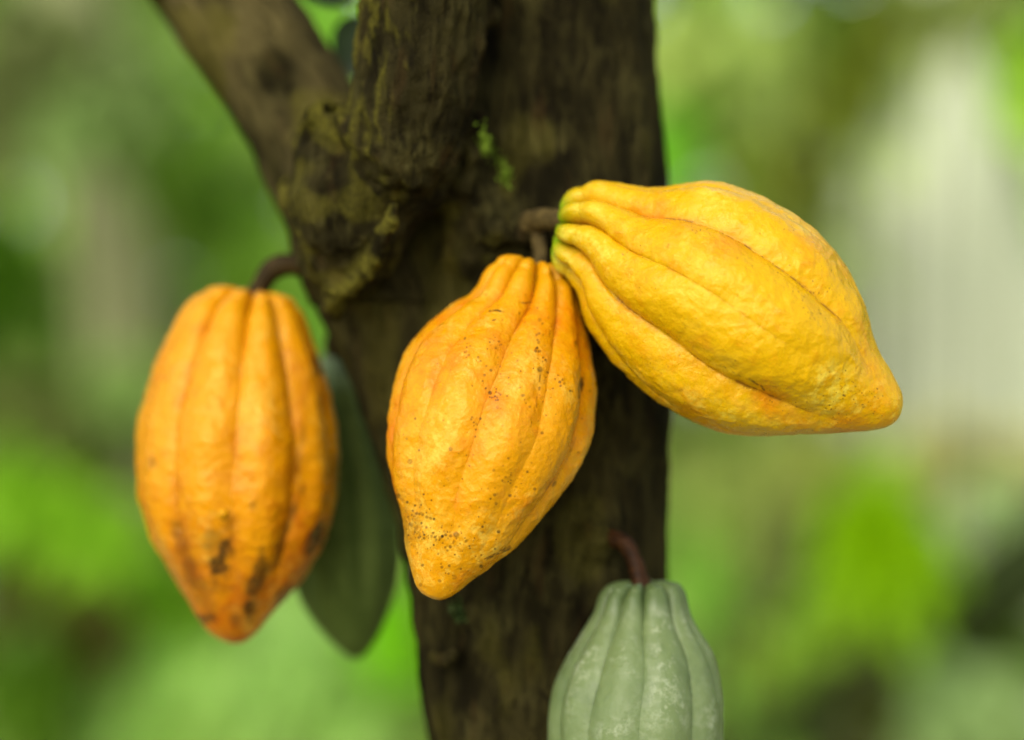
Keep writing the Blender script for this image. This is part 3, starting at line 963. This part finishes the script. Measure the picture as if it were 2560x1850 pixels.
BG_STEM = plain_material("stem bark", (0.040, 0.040, 0.010), (0.080, 0.078, 0.020), 60, .8)
BG_PALE = plain_material("pale lichen bark", (0.40, 0.44, 0.285), (0.50, 0.515, 0.345), 5, .8, .15, .004)
BG_TAUPE = plain_material("grey brown bark", (0.19, 0.20, 0.09), (0.27, 0.275, 0.13), 14, .8, .5, .01)
BG_DARK = plain_material("dark wet bark", (0.010, 0.018, 0.002), (0.020, 0.030, 0.003), 20, .7, .5, .01)


def bg_tree(name, label, rows, y, mat, crown=None, crown_rgb=None, L=.14, n=60):
    """rows: view (x, y, radius px) from the foot up"""
    k = WIDTH / 2268 * (DIST + y) / DIST
    pts = np.array([[*Q(x, yy, y), r * k] for x, yy, r in rows])
    sp = spline(pts, 40)
    foot = np.array([sp[0, 0], sp[0, 1], 0.0])
    root = empty(name, foot)
    tag(root, label, "tree")
    link("trunk", tube_mesh("trunk", sp[:, :3] - foot, sp[:, 3], 24, .03, 9), mat, root)
    if crown is not None:
        rng = np.random.default_rng(55 + len(label))
        cl = [[*Q(x, yy, y + .1), rx * k, min(rx, ry) * k, ry * k] for x, yy, rx, ry in crown]
        V, F = clump_mesh(np.array(cl), n, L, rng)
        link("crown", mesh_np("crown", V - foot, F), leaf_material(label[:40], crown_rgb), root)
    return root


def G(r, g, b, k=1.6):
    c = srgb(r, g, b)
    return (c[0] * k, c[1] * k * (.92 if g > 1.15 * r else .97), c[2] * k)


# view coordinate of the ground under a plant at depth y: (CAMZ / k) + 819
def gy(y): return 819.5 + CAMZ / (WIDTH / 2268 * (DIST + y) / DIST)

bg_tree("pale_tree", "pale whitish tree trunk widening downward, blurred at the right", [(2140, gy(3.6), 380), (2130, 1500, 330), (2120, 1000, 320), (2110, 780, 290), (2085, 580, 240), (2090, 350, 170), (2085, 150, 100), (2070, -100, 78), (2040, -500, 70), (2000, -1400, 50), (1990, -2000, 20)], 3.6, BG_PALE)
bg_tree("taupe_tree", "grey brown tree trunk blurred at the far left", [(300, gy(3.4), 120), (290, 1400, 100), (275, 800, 95), (250, 500, 100), (190, 150, 95), (110, -200, 85), (0, -900, 60), (-40, -1600, 20)], 3.4, BG_TAUPE)
bg_tree("dark_tree", "dark leaning trunk blurred in the lower right corner", [(1560, gy(2.6), 42), (1600, 1740, 40), (1760, 1590, 48), (1930, 1490, 62), (2080, 1400, 82), (2230, 1290, 105), (2420, 1150, 100), (2800, 700, 60), (3000, 0, 20)], 2.6, BG_DARK)
bg_tree("thin_sapling", "thin olive brown sapling stem blurred below the right pod", [(1640, gy(2.8), 26), (1650, 1640, 26), (1655, 1450, 24), (1700, 1290, 24), (1790, 1150, 26), (1800, 960, 22), (1780, 700, 18), (1760, 300, 12), (1750, -100, 6)], 2.8, BG_STEM)

# left of the trunk
shrub("leafy_shrub", "dark green foliage blurred at the left edge halfway up", "shrub", [(-10, 620, 100, 170)], G(52, 88, 6), 2.8, .10, 60)
shrub("tall_sapling", "mid green foliage blurred under the left limb", "sapling", [(400, 300, 130, 130), (480, 470, 120, 110), (560, 610, 90, 90)], G(92, 132, 34), 3.0, .11, 46)
shrub("tall_sapling", "grey green foliage blurred at the upper left edge", "sapling", [(10, 240, 90, 170), (150, 90, 90, 60), (40, 40, 90, 60)], G(100, 112, 62), 3.0, .11, 44)
shrub("leafy_shrub", "dull olive foliage blurred left of the orange pod", "shrub", [(60, 900, 150, 80), (200, 960, 100, 80)], G(88, 104, 46), 2.7, .11, 44)
shrub("leafy_shrub", "bright green band of leaves blurred at the lower left", "shrub", [(50, 1110, 120, 60), (200, 1170, 120, 60), (20, 1060, 60, 70)], G(110, 158, 30), 2.5, .10, 50)
shrub("leafy_shrub", "vivid green leaves blurred beside the tip of the orange pod", "shrub", [(330, 1290, 100, 80), (420, 1370, 70, 70)], G(112, 160, 34), 2.6, .10, 44)
shrub("dry_shrub", "dark brown dry leaves blurred near the left edge low down", "shrub", [(70, 1330, 110, 75), (190, 1400, 100, 50)], G(66, 68, 22), 2.4, .09, 56)
shrub("leafy_shrub", "pale green leaves blurred at the bottom left of the view", "shrub", [(330, 1520, 150, 70), (500, 1560, 140, 80), (250, 1620, 120, 60)], G(150, 190, 96), 2.5, .12, 46)
shrub("leafy_shrub", "dark green leaves blurred in the bottom left corner", "shrub", [(90, 1560, 70, 110), (20, 1490, 60, 70)], G(62, 96, 12), 2.3, .10, 52)
shrub("leafy_shrub", "light green leaves blurred below the dark green pod", "shrub", [(640, 1400, 110, 90), (760, 1540, 130, 90), (600, 1480, 100, 90)], G(124, 164, 80), 2.5, .12, 46)
shrub("leafy_shrub", "saturated green leaves blurred against the lower trunk edge", "shrub", [(865, 1390, 45, 80)], G(100, 165, 5), 2.2, .09, 40)
shrub("tall_sapling", "light green foliage blurred between the left limb and the fork", "sapling", [(720, 40, 90, 110), (740, 700, 70, 80)], G(125, 175, 60), 3.2, .11, 44)
shrub("tall_sapling", "soft green leaves blurred across the grey brown trunk at the upper left", "sapling", [(190, 270, 130, 80), (330, 180, 70, 90)], G(102, 130, 66), 2.7, .11, 30)
shrub("leafy_shrub", "soft green leaves blurred at the foot of the grey brown trunk", "shrub", [(270, 850, 120, 60)], G(100, 128, 60), 2.6, .11, 36)
# right of the trunk
shrub("leafy_shrub", "dark olive leaves blurred beside the foot of the brilliant leaves", "shrub", [(1840, 1550, 90, 60), (1960, 1600, 60, 50)], G(74, 94, 26), 2.75, .10, 44)
shrub("leafy_shrub", "olive leaves blurred just under the middle of the right pod", "shrub", [(1790, 1000, 80, 60), (1900, 1030, 60, 50)], G(118, 132, 60), 2.7, .10, 36)
shrub("leafy_shrub", "sparse soft green leaves blurred over the left edge of the pale trunk", "shrub", [(1950, 330, 60, 90), (1870, 560, 70, 100), (1990, 180, 60, 70)], G(158, 178, 112), 3.0, .11, 9)
shrub("leafy_shrub", "mid green leaves blurred at the right edge under the dark leaning trunk", "shrub", [(2240, 1450, 80, 50), (2020, 1520, 70, 50)], G(96, 128, 46), 2.85, .11, 44)
shrub("tall_sapling", "olive leaves blurred in front of the top of the pale trunk", "sapling", [(2080, 10, 120, 70), (2180, -40, 90, 60)], G(122, 138, 72), 2.9, .11, 40)
shrub("tall_sapling", "light green foliage blurred right of the trunk at the top", "sapling", [(1540, 90, 120, 130), (1680, 180, 120, 150), (1580, 280, 110, 90)], G(142, 168, 82), 3.0, .13, 46)
shrub("leafy_shrub", "vivid green foliage blurred along the right trunk edge", "shrub", [(1490, 320, 50, 100)], G(105, 165, 40), 2.6, .10, 34)
shrub("tall_sapling", "olive green foliage in a slanting band left of the pale trunk", "sapling", [(1930, 50, 100, 70), (1870, 200, 70, 90), (1800, 360, 70, 90), (1740, 400, 80, 70)], G(104, 122, 34), 2.9, .10, 46)
shrub("tall_sapling", "yellow green foliage blurred at the upper right edge", "sapling", [(2275, 190, 45, 110)], G(140, 182, 44), 2.7, .11, 40)
shrub("leafy_shrub", "beige green foliage blurred under the right pod", "shrub", [(1590, 1020, 100, 80), (1640, 1160, 110, 90)], G(132, 154, 74), 3.0, .11, 50)
shrub("leafy_shrub", "pale dry leaves blurred beyond the tip of the right pod", "shrub", [(2100, 1010, 110, 60), (2230, 1020, 90, 60)], G(160, 164, 108), 3.0, .11, 50)
shrub("leafy_shrub", "brilliant yellow green leaves blurred in the lower right", "shrub", [(1940, 1150, 95, 75), (2000, 1230, 85, 75), (1900, 1240, 70, 70)], G(106, 150, 0), 2.3, .12, 50, trans=.45)
shrub("leafy_shrub", "fresh green leaves blurred below the brilliant leaves", "shrub", [(1890, 1390, 110, 80), (1780, 1430, 100, 70)], G(120, 158, 48), 2.8, .12, 46)
shrub("leafy_shrub", "pale bluish green leaves blurred in the bottom right corner", "shrub", [(2110, 1560, 120, 90), (2230, 1600, 80, 90)], G(120, 150, 88), 2.3, .12, 50)
shrub("leafy_shrub", "grey green leaves blurred at the right edge above the dark trunk", "shrub", [(2230, 1150, 70, 70)], G(142, 170, 110), 2.9, .11, 44)
shrub("leafy_shrub", "green leaves blurred beside the green pod", "shrub", [(1560, 1260, 70, 110), (1680, 1560, 90, 90)], G(122, 172, 62), 2.9, .11, 46)


def thicket():
    """the farther plantation: one mass of leaves closing the view"""
    rng = np.random.default_rng(77)
    V, F = [], []
    for i in range(11000):
        a = rng.uniform(-1.1, 1.1)
        r = rng.uniform(5.2, 8.5)
        p = np.array([r * math.sin(a), r * math.cos(a), rng.uniform(0, 1) ** .8 * 4.2])
        d = rng.normal(0, .5, 3) + np.array([0, -.8, -.35])
        l = rng.uniform(.22, .5)
        leaf_fan(V, F, p, d, l, l * .45, .3, roll=rng.normal(0, .6), n=3)
    o = link("thicket", mesh_np("thicket", np.array(V), F), leaf_material("thicket leaves", G(125, 160, 72), .45, .4))
    tag(o, "mass of green plantation leaves far behind the tree", "thicket", kind="stuff")


thicket()

# leaves of the tree itself, small and dark behind the fork
M_LEAF_DARK = leaf_material("dark leaf", (0.018, 0.034, 0.010), .2, .25)
for (px, py, y, dx, dz, L) in ((905, 45, .175, -.35, -1.0, .030), (890, -12, .17, -1.0, .25, .034), (912, 118, .17, -.5, -.8, .016)):
    V, F = [], []
    leaf_fan(V, F, P(px, py, y), np.array([dx, -.2, dz]), L, L * .62, .1, roll=1.2, n=6)
    V = np.array(V)
    link("leaf", mesh_np("leaf", V - TREE_BASE, F), M_LEAF_DARK, TREE)
